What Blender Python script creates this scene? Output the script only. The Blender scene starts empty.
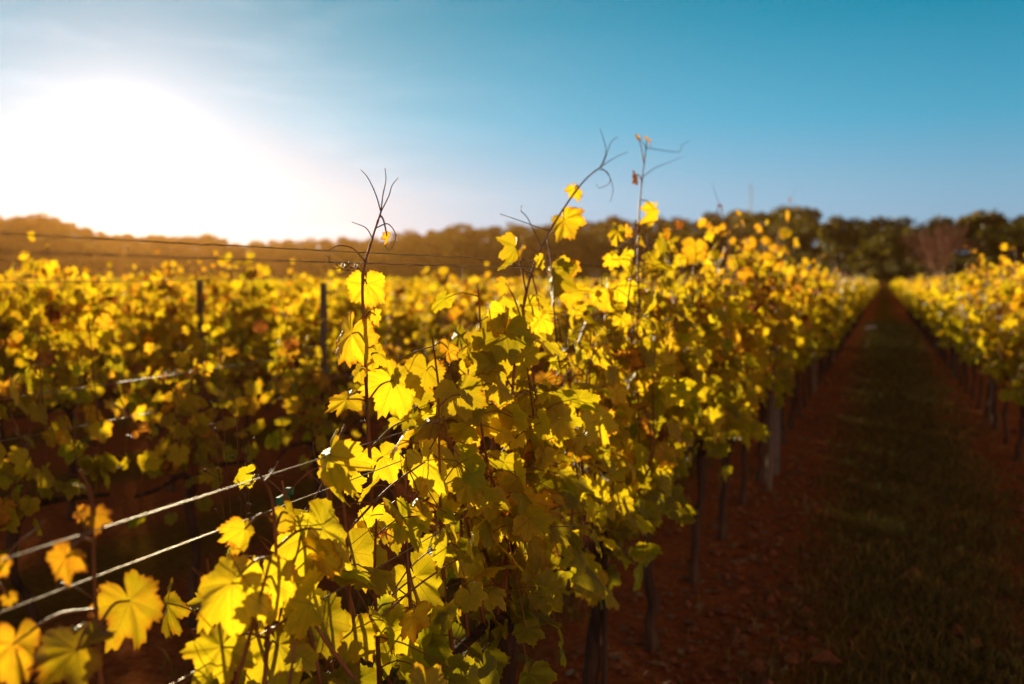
import bpy, math, random
import numpy as np
from mathutils import Vector, Matrix, Euler

R = math.radians
SC = bpy.context.scene
COL = SC.collection

# ------------------------------------------------------------------ camera
H = 1.5
PITCH, YAW, FPX = 3.4, 20.4, 995.0
cam_d = bpy.data.cameras.new('camera')
cam = bpy.data.objects.new('camera', cam_d); COL.objects.link(cam)
cam.location = (0, 0, H)
cam.rotation_euler = (R(90 - PITCH), 0, R(YAW))
cam_d.lens = 35; cam_d.sensor_width = 36
cam_d.clip_start = 0.05; cam_d.clip_end = 4000
cam_d.dof.use_dof = True
cam_d.dof.focus_distance = 1.85
cam_d.dof.aperture_fstop = 3.0
SC.camera = cam

# ------------------------------------------------------------------ light
SUN_EL, SUN_AZ = 6.0, -41.7          # degrees; azimuth from +Y, negative is towards -X
sv = Vector((math.sin(R(SUN_AZ)) * math.cos(R(SUN_EL)), math.cos(R(SUN_AZ)) * math.cos(R(SUN_EL)), math.sin(R(SUN_EL))))
sd = bpy.data.lights.new('sun', 'SUN'); sun = bpy.data.objects.new('sun', sd); COL.objects.link(sun)
sun.rotation_euler = sv.to_track_quat('Z', 'Y').to_euler()
sd.energy = 5.0; sd.angle = R(0.5); sd.color = (1.0, 0.84, 0.52)

world = bpy.data.worlds.new('World'); SC.world = world; world.use_nodes = True
nt = world.node_tree; nt.nodes.clear()
def N(t, **k):
    n = nt.nodes.new(t)
    for a, b in k.items(): setattr(n, a, b)
    return n
def math_node(tree, op, a, b=None, c=None, clamp=False):
    n = tree.nodes.new('ShaderNodeMath'); n.operation = op; n.use_clamp = clamp
    for i, v in enumerate((a, b, c)):
        if v is None: continue
        if isinstance(v, (int, float)): n.inputs[i].default_value = v
        else: tree.links.new(v, n.inputs[i])
    return n.outputs[0]
def vscale(tree, col, fac):
    n = tree.nodes.new('ShaderNodeVectorMath'); n.operation = 'SCALE'
    if isinstance(col, tuple): n.inputs[0].default_value = col[:3]
    else: tree.links.new(col, n.inputs[0])
    if isinstance(fac, (int, float)): n.inputs['Scale'].default_value = fac
    else: tree.links.new(fac, n.inputs['Scale'])
    return n.outputs[0]
def vop(tree, op, a, b):
    n = tree.nodes.new('ShaderNodeVectorMath'); n.operation = op
    for i, v in enumerate((a, b)):
        if isinstance(v, tuple): n.inputs[i].default_value = v
        else: tree.links.new(v, n.inputs[i])
    return n
sky = N('ShaderNodeTexSky'); sky.sky_type = 'NISHITA'; sky.sun_disc = False
sky.sun_elevation = R(SUN_EL); sky.sun_rotation = R(SUN_AZ)
sky.air_density = 1.0; sky.dust_density = 0.6; sky.ozone_density = 1.5
tc = N('ShaderNodeTexCoord')
nrm = vop(nt, 'NORMALIZE', tc.outputs['Generated'], (0, 0, 0)).outputs[0]
dot = vop(nt, 'DOT_PRODUCT', nrm, tuple(sv)).outputs['Value']
ang = math_node(nt, 'ARCCOSINE', math_node(nt, 'MINIMUM', dot, 0.99999))
EXPO = 0.85
K = 1 / (0.1 * 2 ** EXPO)
g1 = math_node(nt, 'EXPONENT', math_node(nt, 'MULTIPLY', math_node(nt, 'POWER', math_node(nt, 'DIVIDE', ang, R(2.6)), 2.0), -1.0))
g2 = math_node(nt, 'EXPONENT', math_node(nt, 'MULTIPLY', math_node(nt, 'POWER', math_node(nt, 'DIVIDE', ang, R(9.0)), 2.0), -1.0))
g3 = math_node(nt, 'EXPONENT', math_node(nt, 'DIVIDE', ang, R(-5.0)))
sepn = N('ShaderNodeSeparateXYZ'); nt.links.new(nrm, sepn.inputs[0])
# the physical sky with its range compressed and tinted by height above the horizon
gam = N('ShaderNodeGamma'); gam.inputs['Gamma'].default_value = 0.14; nt.links.new(sky.outputs[0], gam.inputs[0])
rp = N('ShaderNodeValToRGB'); el_ = rp.color_ramp.elements
stops = [(0.0, (.30, .40, .59)), (.082, (.19, .40, .60)), (.156, (.06, .35, .54)), (.25, (.0, .25, .40)), (.42, (.0, .08, .14)), (1.0, (.006, .03, .055))]
el_[0].position, el_[0].color = 0, (*stops[0][1], 1); el_[1].position, el_[1].color = 1, (*stops[-1][1], 1)
for p_, c_ in stops[1:-1]: e_ = el_.new(p_); e_.color = (*c_, 1)
nt.links.new(sepn.outputs[2], rp.inputs[0])
tint = vscale(nt, vop(nt, 'MULTIPLY', gam.outputs[0], rp.outputs[0]).outputs[0], math_node(nt, 'MULTIPLY', math_node(nt, 'ADD', math_node(nt, 'MULTIPLY', math_node(nt, 'MAXIMUM', math_node(nt, 'SUBTRACT', dot, .70), 0.0), 0.7), .92), K))
a1 = vscale(nt, (1.0, 0.84, 0.60), math_node(nt, 'MULTIPLY', g1, 2.0 * K))
a2 = vscale(nt, (1.0, 0.50, 0.50), math_node(nt, 'MULTIPLY', g2, .27 * K))
s = vop(nt, 'ADD', tint, a1).outputs[0]; s = vop(nt, 'ADD', s, a2).outputs[0]
hz = math_node(nt, 'EXPONENT', math_node(nt, 'MULTIPLY', math_node(nt, 'ABSOLUTE', sepn.outputs[2]), -10.0))
hz = math_node(nt, 'MULTIPLY', hz, math_node(nt, 'EXPONENT', math_node(nt, 'MULTIPLY', math_node(nt, 'POWER', math_node(nt, 'DIVIDE', ang, R(14.0)), 2.0), -1.0)))
s = vop(nt, 'ADD', s, vscale(nt, (1.0, 0.52, 0.16), math_node(nt, 'MULTIPLY', hz, .60 * K))).outputs[0]
s = vop(nt, 'ADD', s, vscale(nt, (1.0, 0.68, 0.56), math_node(nt, 'MULTIPLY', g3, 0.44 * K))).outputs[0]
# rosy low sky opposite the sun: unseen fill, added and exaggerated to warm shade
anti_fill = math_node(nt, 'MULTIPLY', math_node(nt, 'MAXIMUM', math_node(nt, 'MULTIPLY', dot, -1.0), 0.0), math_node(nt, 'EXPONENT', math_node(nt, 'MULTIPLY', math_node(nt, 'ABSOLUTE', sepn.outputs[2]), -2.6)))
s = vop(nt, 'ADD', s, vscale(nt, (1.0, 0.45, 0.20), math_node(nt, 'MULTIPLY', anti_fill, 2.8 * K))).outputs[0]
# thin wispy cloud high in the sky
mp = N('ShaderNodeMapping'); mp.inputs['Scale'].default_value = (1.6, 1.6, 9.0); mp.inputs['Rotation'].default_value = (0, R(-50), R(20))
nt.links.new(nrm, mp.inputs['Vector'])
nz = N('ShaderNodeTexNoise'); nz.inputs['Scale'].default_value = 3.0; nz.inputs['Detail'].default_value = 6; nz.inputs['Distortion'].default_value = 0.6
nt.links.new(mp.outputs[0], nz.inputs['Vector'])
cl = N('ShaderNodeMapRange'); cl.inputs['From Min'].default_value = 0.5; cl.inputs['From Max'].default_value = 0.8
nt.links.new(nz.outputs['Fac'], cl.inputs['Value'])
near = math_node(nt, 'EXPONENT', math_node(nt, 'MULTIPLY', math_node(nt, 'POWER', math_node(nt, 'DIVIDE', ang, R(17)), 2.0), -1.0))
s = vop(nt, 'ADD', s, vscale(nt, (1.0, 0.93, 0.95), math_node(nt, 'MULTIPLY', math_node(nt, 'MULTIPLY', cl.outputs[0], near), .16 * K))).outputs[0]
bg = N('ShaderNodeBackground'); bg.inputs['Strength'].default_value = 0.1
out = N('ShaderNodeOutputWorld')
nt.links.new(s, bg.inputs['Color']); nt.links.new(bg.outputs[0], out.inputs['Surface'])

SC.view_settings.view_transform = 'Standard'
SC.view_settings.look = 'None'
SC.view_settings.exposure = EXPO
SC.view_settings.gamma = 1.0
SC.render.engine = 'CYCLES'
cy = SC.cycles
cy.use_denoising = True
cy.max_bounces = 7; cy.diffuse_bounces = 3; cy.glossy_bounces = 2; cy.transmission_bounces = 4; cy.volume_bounces = 0
cy.transparent_max_bounces = 4
cy.caustics_reflective = False; cy.caustics_refractive = False
cy.sample_clamp_indirect = 4.0

# ------------------------------------------------------------------ picture -> row plane
CR = cam.rotation_euler.to_matrix()
def ray(px, py): return (CR @ Vector(((px - 512) / FPX, -(py - 342) / FPX, -1.0)))
def P(px, py, X):
    d = ray(px, py); t = X / d.x
    return np.array((d.x * t, d.y * t, H + d.z * t))
CAMI = np.array(CR.transposed())
def project(p):
    q = CAMI @ (np.array(p) - np.array((0, 0, H)))
    return 512 + FPX * q[0] / -q[2], 342 - FPX * q[1] / -q[2], -q[2]

# ------------------------------------------------------------------ mesh buffer
class Buf:
    def __init__(s): s.v = []; s.f = []; s.ts = []; s.rn = []; s.n = 0
    def add(s, v, faces, ts=None, rn=None):
        v = np.asarray(v, dtype=np.float32)
        for f in faces:
            f = np.asarray(f, dtype=np.int32)
            if len(f): s.f.append(f + s.n)
        s.v.append(v); s.n += len(v)
        s.ts.append(np.zeros((len(v), 2), np.float32) if ts is None else np.asarray(ts, np.float32))
        s.rn.append(np.zeros((len(v), 4), np.float32) if rn is None else np.asarray(rn, np.float32))
    def build(s, name, mat, parent=None, smooth=True):
        me = mesh_from(s, name, smooth); me.materials.append(mat)
        o = bpy.data.objects.new(name, me); COL.objects.link(o)
        if parent is not None: o.parent = parent
        return o
def mesh_from(b, name, smooth=True):
    me = bpy.data.meshes.new(name)
    v = np.concatenate(b.v); me.vertices.add(len(v)); me.vertices.foreach_set('co', v.ravel())
    loops = np.concatenate([f.ravel() for f in b.f]); sizes = np.concatenate([np.full(len(f), f.shape[1], np.int32) for f in b.f])
    starts = np.concatenate(([0], np.cumsum(sizes)[:-1])).astype(np.int32)
    me.loops.add(len(loops)); me.loops.foreach_set('vertex_index', loops)
    me.polygons.add(len(sizes)); me.polygons.foreach_set('loop_start', starts); me.polygons.foreach_set('loop_total', sizes)
    me.polygons.foreach_set('use_smooth', np.full(len(sizes), smooth))
    a = me.attributes.new('ts', 'FLOAT2', 'POINT'); a.data.foreach_set('vector', np.concatenate(b.ts).ravel())
    a = me.attributes.new('rn', 'FLOAT_COLOR', 'POINT'); a.data.foreach_set('color', np.concatenate(b.rn).ravel())
    me.update(calc_edges=True); me.validate()
    return me
def unit(v):
    v = np.asarray(v, float); return v / (np.linalg.norm(v) + 1e-9)
def tube(b, pts, rad, sides=6, cap=True):
    pts = np.asarray(pts, float); n = len(pts)
    rad = np.full(n, rad) if np.isscalar(rad) else np.asarray(rad, float)
    t = np.gradient(pts, axis=0); t /= np.linalg.norm(t, axis=1)[:, None] + 1e-12
    ref = np.array((0, 0, 1.0)) if abs(t[0][2]) < .8 else np.array((1.0, 0, 0))
    a = unit(np.cross(t[0], ref)); A = []
    for i in range(n):
        a = unit(a - t[i] * np.dot(a, t[i])); A.append(a)
    A = np.array(A); B = np.cross(t, A)
    th = np.linspace(0, 2 * math.pi, sides, endpoint=False)
    v = pts[:, None, :] + rad[:, None, None] * (np.cos(th)[None, :, None] * A[:, None, :] + np.sin(th)[None, :, None] * B[:, None, :])
    i = np.arange(n - 1)[:, None] * sides; j = np.arange(sides)[None, :]; k = (j + 1) % sides
    q = np.stack([i + j, i + k, i + sides + k, i + sides + j], -1).reshape(-1, 4)
    fs = [q]
    if cap and sides > 2:
        fs.append(np.array([list(range(sides))[::-1]])); fs.append(np.array([[(n - 1) * sides + x for x in range(sides)]]))
    b.add(v.reshape(-1, 3), fs)
def spline(pts, n=24):
    """Catmull-Rom through the points."""
    p = np.asarray(pts, float); p = np.vstack([2 * p[0] - p[1], p, 2 * p[-1] - p[-2]]); m = len(p) - 3
    u = np.linspace(0, m - 1e-6, n); i = u.astype(int); t = (u - i)[:, None]
    a, b_, c, d = p[i], p[i + 1], p[i + 2], p[i + 3]
    return .5 * (2 * b_ + (c - a) * t + (2 * a - 5 * b_ + 4 * c - d) * t ** 2 + (3 * b_ - a - 3 * c + d) * t ** 3)
def box(b, c, d, rz=0):
    x, y, z = d[0] / 2, d[1] / 2, d[2] / 2
    v = np.array([(i, j, k) for i in (-x, x) for j in (-y, y) for k in (-z, z)])
    cs, sn = math.cos(rz), math.sin(rz)
    v = np.stack([v[:, 0] * cs - v[:, 1] * sn, v[:, 0] * sn + v[:, 1] * cs, v[:, 2]], 1) + np.array(c)
    b.add(v, [np.array([(0, 1, 3, 2), (4, 6, 7, 5), (0, 4, 5, 1), (2, 3, 7, 6), (0, 2, 6, 4), (1, 5, 7, 3)])])

# ------------------------------------------------------------------ objects
def tag(o, label=None, cat=None, group=None, kind=None):
    if label: o['label'] = label
    if cat: o['category'] = cat
    if group: o['group'] = group
    if kind: o['kind'] = kind
    return o
def empty(name, loc, rz=0):
    o = bpy.data.objects.new(name, None); COL.objects.link(o)
    o.location = loc; o.rotation_euler = (0, 0, rz); o.empty_display_size = .1
    return o
def copy_tree(o, parent=None):
    c = o.copy(); COL.objects.link(c); c.parent = parent
    for ch in list(o.children): copy_tree(ch, c)
    return c

# ------------------------------------------------------------------ materials
def mat(name):
    m = bpy.data.materials.new(name); m.use_nodes = True; m.node_tree.nodes.clear()
    return m, m.node_tree
def nd(t, typ, **k):
    n = t.nodes.new(typ)
    for a, v in k.items():
        if a in n.inputs.keys(): n.inputs[a].default_value = v
        else: setattr(n, a, v)
    return n
def ramp(t, fac, stops):
    r = t.nodes.new('ShaderNodeValToRGB'); e = r.color_ramp.elements
    e[0].position, e[0].color = stops[0][0], (*stops[0][1], 1)
    e[1].position, e[1].color = stops[-1][0], (*stops[-1][1], 1)
    for p, c in stops[1:-1]:
        x = e.new(p); x.color = (*c, 1)
    t.links.new(fac, r.inputs[0]); return r.outputs[0]
def mixc(t, fac, a, b, blend='MIX'):
    n = t.nodes.new('ShaderNodeMix'); n.data_type = 'RGBA'; n.blend_type = blend
    for i, v in ((0, fac), (6, a), (7, b)):
        if isinstance(v, (int, float)): n.inputs[i].default_value = v
        elif isinstance(v, tuple): n.inputs[i].default_value = (*v, 1)
        else: t.links.new(v, n.inputs[i])
    return n.outputs[2]
def surf(name, stops, scale=5, rough=.85, bump=.3, detail=6, stretch=(1, 1, 1), metallic=0, spec=.3, bscale=None):
    m, t = mat(name)
    c = nd(t, 'ShaderNodeTexCoord'); mpg = nd(t, 'ShaderNodeMapping'); mpg.inputs['Scale'].default_value = stretch
    t.links.new(c.outputs['Object'], mpg.inputs[0])
    n = nd(t, 'ShaderNodeTexNoise', Scale=scale, Detail=detail); t.links.new(mpg.outputs[0], n.inputs['Vector'])
    n2 = nd(t, 'ShaderNodeTexNoise', Scale=bscale or scale * 3, Detail=detail); t.links.new(mpg.outputs[0], n2.inputs['Vector'])
    b = nd(t, 'ShaderNodeBsdfPrincipled', Roughness=rough, Metallic=metallic); b.inputs['Specular IOR Level'].default_value = spec
    t.links.new(ramp(t, n.outputs['Fac'], stops), b.inputs['Base Color'])
    bp = nd(t, 'ShaderNodeBump', Strength=bump, Distance=.02); t.links.new(n2.outputs['Fac'], bp.inputs['Height'])
    t.links.new(bp.outputs[0], b.inputs['Normal'])
    o = nd(t, 'ShaderNodeOutputMaterial'); t.links.new(b.outputs[0], o.inputs[0])
    return m

def leaf_material(name, cols, tcols, trans=.55, detail=True, rough=.5):
    """hue from rn.r, brightness from rn.g, distance to the margin in rn.b; ts = along / across the nearest main vein."""
    m, t = mat(name)
    at = nd(t, 'ShaderNodeAttribute', attribute_name='rn'); sp = nd(t, 'ShaderNodeSeparateColor'); t.links.new(at.outputs['Color'], sp.inputs[0])
    hue = sp.outputs[0]; br = sp.outputs[1]; rim = sp.outputs[2]
    oi = nd(t, 'ShaderNodeObjectInfo')
    hue = math_node(t, 'ADD', hue, math_node(t, 'MULTIPLY', math_node(t, 'SUBTRACT', oi.outputs['Random'], .5), .16))
    geo = nd(t, 'ShaderNodeNewGeometry')
    n1 = nd(t, 'ShaderNodeTexNoise', Scale=38.0, Detail=4.0); t.links.new(geo.outputs['Position'], n1.inputs['Vector'])
    hue2 = math_node(t, 'ADD', hue, math_node(t, 'MULTIPLY', math_node(t, 'SUBTRACT', n1.outputs['Fac'], .5), .5))
    if detail:                                   # browning at the margin
        e = math_node(t, 'MULTIPLY', math_node(t, 'POWER', rim, 7.0), math_node(t, 'MULTIPLY', n1.outputs['Fac'], .55))
        hue2 = math_node(t, 'ADD', hue2, e)
    if detail:                                   # rusty spots in the blade
        n3 = nd(t, 'ShaderNodeTexNoise', Scale=95.0, Detail=3.0); t.links.new(geo.outputs['Position'], n3.inputs['Vector'])
        spt = math_node(t, 'MULTIPLY', math_node(t, 'SUBTRACT', n3.outputs['Fac'], .665, clamp=True), 7.0, clamp=True)
        hue2 = math_node(t, 'ADD', hue2, math_node(t, 'MULTIPLY', spt, .55))
    c = ramp(t, hue2, cols); tcx = ramp(t, hue2, tcols)
    v = math_node(t, 'ADD', math_node(t, 'MULTIPLY', br, .7), .6)
    c = vscale(t, c, v); tcx = vscale(t, tcx, v)
    p = nd(t, 'ShaderNodeBsdfPrincipled', Roughness=rough); p.inputs['Specular IOR Level'].default_value = .35
    tr = nd(t, 'ShaderNodeBsdfTranslucent')
    if detail:
        ta = nd(t, 'ShaderNodeAttribute', attribute_name='ts'); sx = nd(t, 'ShaderNodeSeparateXYZ'); t.links.new(ta.outputs['Vector'], sx.inputs[0])
        T, S = sx.outputs[0], sx.outputs[1]
        w = math_node(t, 'SUBTRACT', .020, math_node(t, 'MULTIPLY', T, .014))
        main = math_node(t, 'SUBTRACT', 1.0, math_node(t, 'DIVIDE', S, w), clamp=True)
        fr = math_node(t, 'FRACT', math_node(t, 'DIVIDE', math_node(t, 'SUBTRACT', T, math_node(t, 'MULTIPLY', S, .85)), .135))
        d = math_node(t, 'ABSOLUTE', math_node(t, 'SUBTRACT', fr, .5))
        sec = math_node(t, 'SUBTRACT', 1.0, math_node(t, 'DIVIDE', d, .07), clamp=True)
        vein = math_node(t, 'MAXIMUM', main, math_node(t, 'MULTIPLY', sec, .55))
        # fine net of small veins
        vo = nd(t, 'ShaderNodeTexVoronoi', Scale=260.0, feature='DISTANCE_TO_EDGE'); t.links.new(geo.outputs['Position'], vo.inputs['Vector'])
        net = math_node(t, 'SUBTRACT', 1.0, math_node(t, 'DIVIDE', vo.outputs['Distance'], .10), clamp=True)
        vv = math_node(t, 'ADD', vein, math_node(t, 'MULTIPLY', net, .10), clamp=True)
        c = mixc(t, math_node(t, 'MULTIPLY', vein, .55), c, (.42, .34, .08))
        tcx = mixc(t, math_node(t, 'MULTIPLY', vv, .62), tcx, (.17, .09, .01))
        hh = math_node(t, 'SUBTRACT', math_node(t, 'MULTIPLY', d, 1.0), math_node(t, 'MULTIPLY', main, 1.0))
        bp = nd(t, 'ShaderNodeBump', Strength=.5, Distance=.004)
        t.links.new(math_node(t, 'ADD', hh, math_node(t, 'MULTIPLY', n1.outputs['Fac'], .9)), bp.inputs['Height'])
        t.links.new(bp.outputs[0], p.inputs['Normal'])
    t.links.new(c, p.inputs['Base Color']); t.links.new(tcx, tr.inputs['Color'])
    mx = nd(t, 'ShaderNodeMixShader'); mx.inputs[0].default_value = trans
    t.links.new(p.outputs[0], mx.inputs[1]); t.links.new(tr.outputs[0], mx.inputs[2])
    o = nd(t, 'ShaderNodeOutputMaterial'); t.links.new(mx.outputs[0], o.inputs[0])
    return m

LC = [(0.0, (.10, .115, .006)), (.35, (.22, .20, .006)), (.62, (.42, .32, .008)), (.85, (.44, .20, .010)), (1.0, (.16, .055, .010))]
LT = [(0.0, (.36, .33, .008)), (.35, (.72, .55, .008)), (.62, (.92, .62, .010)), (.85, (.82, .36, .010)), (1.0, (.22, .06, .008))]
M_leaf = leaf_material('vine_leaf', LC, LT, .60)
M_leaf_far = leaf_material('vine_leaf_distant', LC, LT, .60, detail=False)
M_cane = surf('vine_cane', [(.3, (.10, .030, .010)), (.6, (.24, .085, .022)), (.8, (.30, .16, .03))], 40, .55, .2, stretch=(1, 1, .2))
M_tendril = surf('tendril', [(.3, (.07, .025, .008)), (.7, (.20, .09, .02))], 60, .5, .1)
M_bark = surf('vine_bark', [(.3, (.018, .010, .006)), (.55, (.07, .036, .018)), (.8, (.13, .075, .04))], 22, .95, .9, stretch=(1, 1, .15))
M_post = surf('weathered_wood_post', [(.3, (.06, .04, .025)), (.6, (.14, .095, .06)), (.8, (.22, .16, .11))], 12, .9, .5, stretch=(1, 1, .06))
M_steel = surf('galvanised_post', [(.3, (.10, .08, .07)), (.7, (.20, .16, .13))], 12, .7, .1, metallic=.2)
M_wire = surf('trellis_wire', [(.3, (.20, .13, .07)), (.7, (.42, .30, .16))], 30, .5, .1, metallic=.5)
M_teal = surf('green_plastic', [(.3, (.010, .10, .07)), (.7, (.02, .16, .11))], 20, .5, .1)
M_white = surf('chalky_stone', [(.3, (.5, .48, .45)), (.7, (.75, .72, .68))], 20, .8, .3)
M_grass = leaf_material('grass_blade', [(0, (.07, .055, .006)), (.5, (.16, .105, .012)), (1, (.34, .19, .045))],
                        [(0, (.05, .07, .005)), (.5, (.10, .09, .01)), (1, (.16, .10, .02))], .35, detail=False, rough=.7)
M_dry = leaf_material('dry_leaf_litter', [(0, (.16, .07, .025)), (.5, (.25, .11, .035)), (1, (.30, .17, .06))],
                      [(0, (.2, .08, .02)), (.5, (.3, .14, .03)), (1, (.3, .16, .04))], .25, detail=False, rough=.8)
M_tree = leaf_material('tree_foliage', [(0, (.022, .028, .005)), (.5, (.065, .055, .008)), (1, (.18, .095, .010))],
                       [(0, (.06, .07, .006)), (.5, (.20, .16, .010)), (1, (.46, .24, .015))], .40, detail=False, rough=.6)
M_trunk = surf('tree_bark', [(.3, (.03, .02, .012)), (.7, (.09, .06, .04))], 8, .95, .5, stretch=(1, 1, .2))
M_bare = surf('bare_branch_bark', [(.3, (.22, .09, .06)), (.7, (.36, .17, .10))], 8, .9, .3)
M_mast = surf('mast_steel', [(.3, (.18, .19, .2)), (.7, (.3, .3, .3))], 8, .5, .1, metallic=.5)

def ground_material():
    m, t = mat('vineyard_ground')
    g = nd(t, 'ShaderNodeNewGeometry'); sx = nd(t, 'ShaderNodeSeparateXYZ'); t.links.new(g.outputs['Position'], sx.inputs[0])
    n1 = nd(t, 'ShaderNodeTexNoise', Scale=2.2, Detail=8.0, Roughness=.62); t.links.new(g.outputs['Position'], n1.inputs['Vector'])
    n2 = nd(t, 'ShaderNodeTexNoise', Scale=26.0, Detail=8.0, Roughness=.7); t.links.new(g.outputs['Position'], n2.inputs['Vector'])
    n3 = nd(t, 'ShaderNodeTexNoise', Scale=.35, Detail=4.0); t.links.new(g.outputs['Position'], n3.inputs['Vector'])
    soil = ramp(t, n2.outputs['Fac'], [(.25, (.13, .036, .010)), (.5, (.27, .075, .021)), (.75, (.40, .15, .05))])
    grs = ramp(t, n2.outputs['Fac'], [(.25, (.07, .034, .005)), (.5, (.15, .075, .012)), (.75, (.22, .12, .025))])
    # alleys every two metres: grass down the middle of each
    u = math_node(t, 'ABSOLUTE', math_node(t, 'SUBTRACT', math_node(t, 'FRACT', math_node(t, 'DIVIDE', math_node(t, 'ADD', sx.outputs[0], 102.77), 1.96)), .5))
    uu = math_node(t, 'ADD', u, math_node(t, 'MULTIPLY', math_node(t, 'SUBTRACT', n1.outputs['Fac'], .5), .42))
    mr = nd(t, 'ShaderNodeMapRange'); mr.inputs['From Min'].default_value = .30; mr.inputs['From Max'].default_value = .12
    t.links.new(uu, mr.inputs['Value'])
    c = mixc(t, mr.outputs[0], soil, grs)
    far = nd(t, 'ShaderNodeMapRange'); far.inputs['From Min'].default_value = 135; far.inputs['From Max'].default_value = 150
    ln = nd(t, 'ShaderNodeVectorMath', operation='LENGTH'); t.links.new(g.outputs['Position'], ln.inputs[0]); t.links.new(ln.outputs['Value'], far.inputs['Value'])
    hillc = ramp(t, n3.outputs['Fac'], [(.35, (.018, .018, .005)), (.6, (.035, .030, .007)), (.75, (.055, .040, .010))])
    c = mixc(t, far.outputs[0], c, hillc)
    b = nd(t, 'ShaderNodeBsdfPrincipled', Roughness=.95); b.inputs['Specular IOR Level'].default_value = 0
    t.links.new(c, b.inputs['Base Color'])
    bp = nd(t, 'ShaderNodeBump', Strength=.9, Distance=.05)
    t.links.new(math_node(t, 'ADD', n1.outputs['Fac'], math_node(t, 'MULTIPLY', n2.outputs['Fac'], .7)), bp.inputs['Height'])
    t.links.new(bp.outputs[0], b.inputs['Normal'])
    o = nd(t, 'ShaderNodeOutputMaterial'); t.links.new(b.outputs[0], o.inputs[0])
    return m

# ------------------------------------------------------------------ terrain
RX = [-400, -150, 0, 60, 112, 130, 200, 330, 400, 480, 560, 650, 700, 780, 830, 890, 930, 1024, 1200, 1500]
RY = [228, 220, 224, 226, 240, 240, 242, 243, 238, 228, 225, 222, 220, 216, 222, 230, 224, 227, 224, 226]
RD = [420, 420, 420, 420, 440, 440, 450, 450, 440, 430, 420, 400, 380, 300, 250, 225, 220, 220, 230, 240]
TH = [7.5, 7.5, 7.5, 7.5, 6.5, 6.5, 7.5, 7.5, 7.5, 8, 8, 8, 8.5, 9.5, 10, 8, 9.5, 9.5, 9.5, 9.5]
def az_px(az):                                    # azimuth (radians from +Y, positive to +X) -> picture x
    a = np.clip(az + R(YAW), -1.2, 1.2); return 512 + FPX * np.tan(a)
def px_az(px): return math.atan((px - 512) / FPX) - R(YAW)
def ridge(az):
    px = az_px(az)
    D = np.interp(px, RX, RD); y = np.interp(px, RX, RY); th = np.interp(px, RX, TH)
    return D, (283 - y) / FPX * D * .97 + H - th * .72
def smooth(x): x = np.clip(x, 0, 1); return x * x * (3 - 2 * x)
def hnoise(x, y):
    return (np.sin(x * .043 + 1.3) * np.cos(y * .037 + .4) + .5 * np.sin(x * .11 + y * .07) + .3 * np.cos(x * .19 - y * .23))
def height(x, y):
    d = np.hypot(x, y); az = np.arctan2(x, y); D, hr = ridge(az)
    h = hr * smooth((d - .42 * D) / (.58 * D)) + hnoise(x, y) * .5 * smooth((d - 160) / 150)
    return h
def micro(x, y):
    k = np.clip(1.0 - np.hypot(x, y) / 30, 0, 1)
    return k * (.012 * np.sin(x * 9 + 2 * np.sin(y * 3.1)) * np.cos(y * 7 + x * 2) + .010 * np.sin(x * 23 + y * 5) * np.sin(y * 19 - x * 6))
nr, na = 260, 360
rr = np.concatenate([np.linspace(.0, 6, 80)[1:], 6 * (1300 / 6) ** (np.arange(1, nr - 78) / (nr - 79.0))])
aa = np.linspace(0, 2 * math.pi, na, endpoint=False)
gx = rr[:, None] * np.sin(aa)[None]; gy = rr[:, None] * np.cos(aa)[None]
gz = height(gx, gy) + micro(gx, gy)
gv = np.concatenate([np.array([[0, 0, 0]]), np.stack([gx, gy, gz], -1).reshape(-1, 3)])
nrr = len(rr); i = np.arange(nrr - 1)[:, None] * na + 1; j = np.arange(na)[None]; k = (j + 1) % na
gq = np.stack([i + j, i + na + j, i + na + k, i + k], -1).reshape(-1, 4)
fan = np.stack([np.zeros(na, int), 1 + np.arange(na), 1 + (np.arange(na) + 1) % na], -1)
gb = Buf(); gb.add(gv, [gq[:, ::-1], fan[:, ::-1]])
M_ground = ground_material()
ground = gb.build('ground', M_ground); tag(ground, 'reddish brown vineyard soil with mown grass strips, rising to a wooded hill', 'ground', kind='structure')

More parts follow.
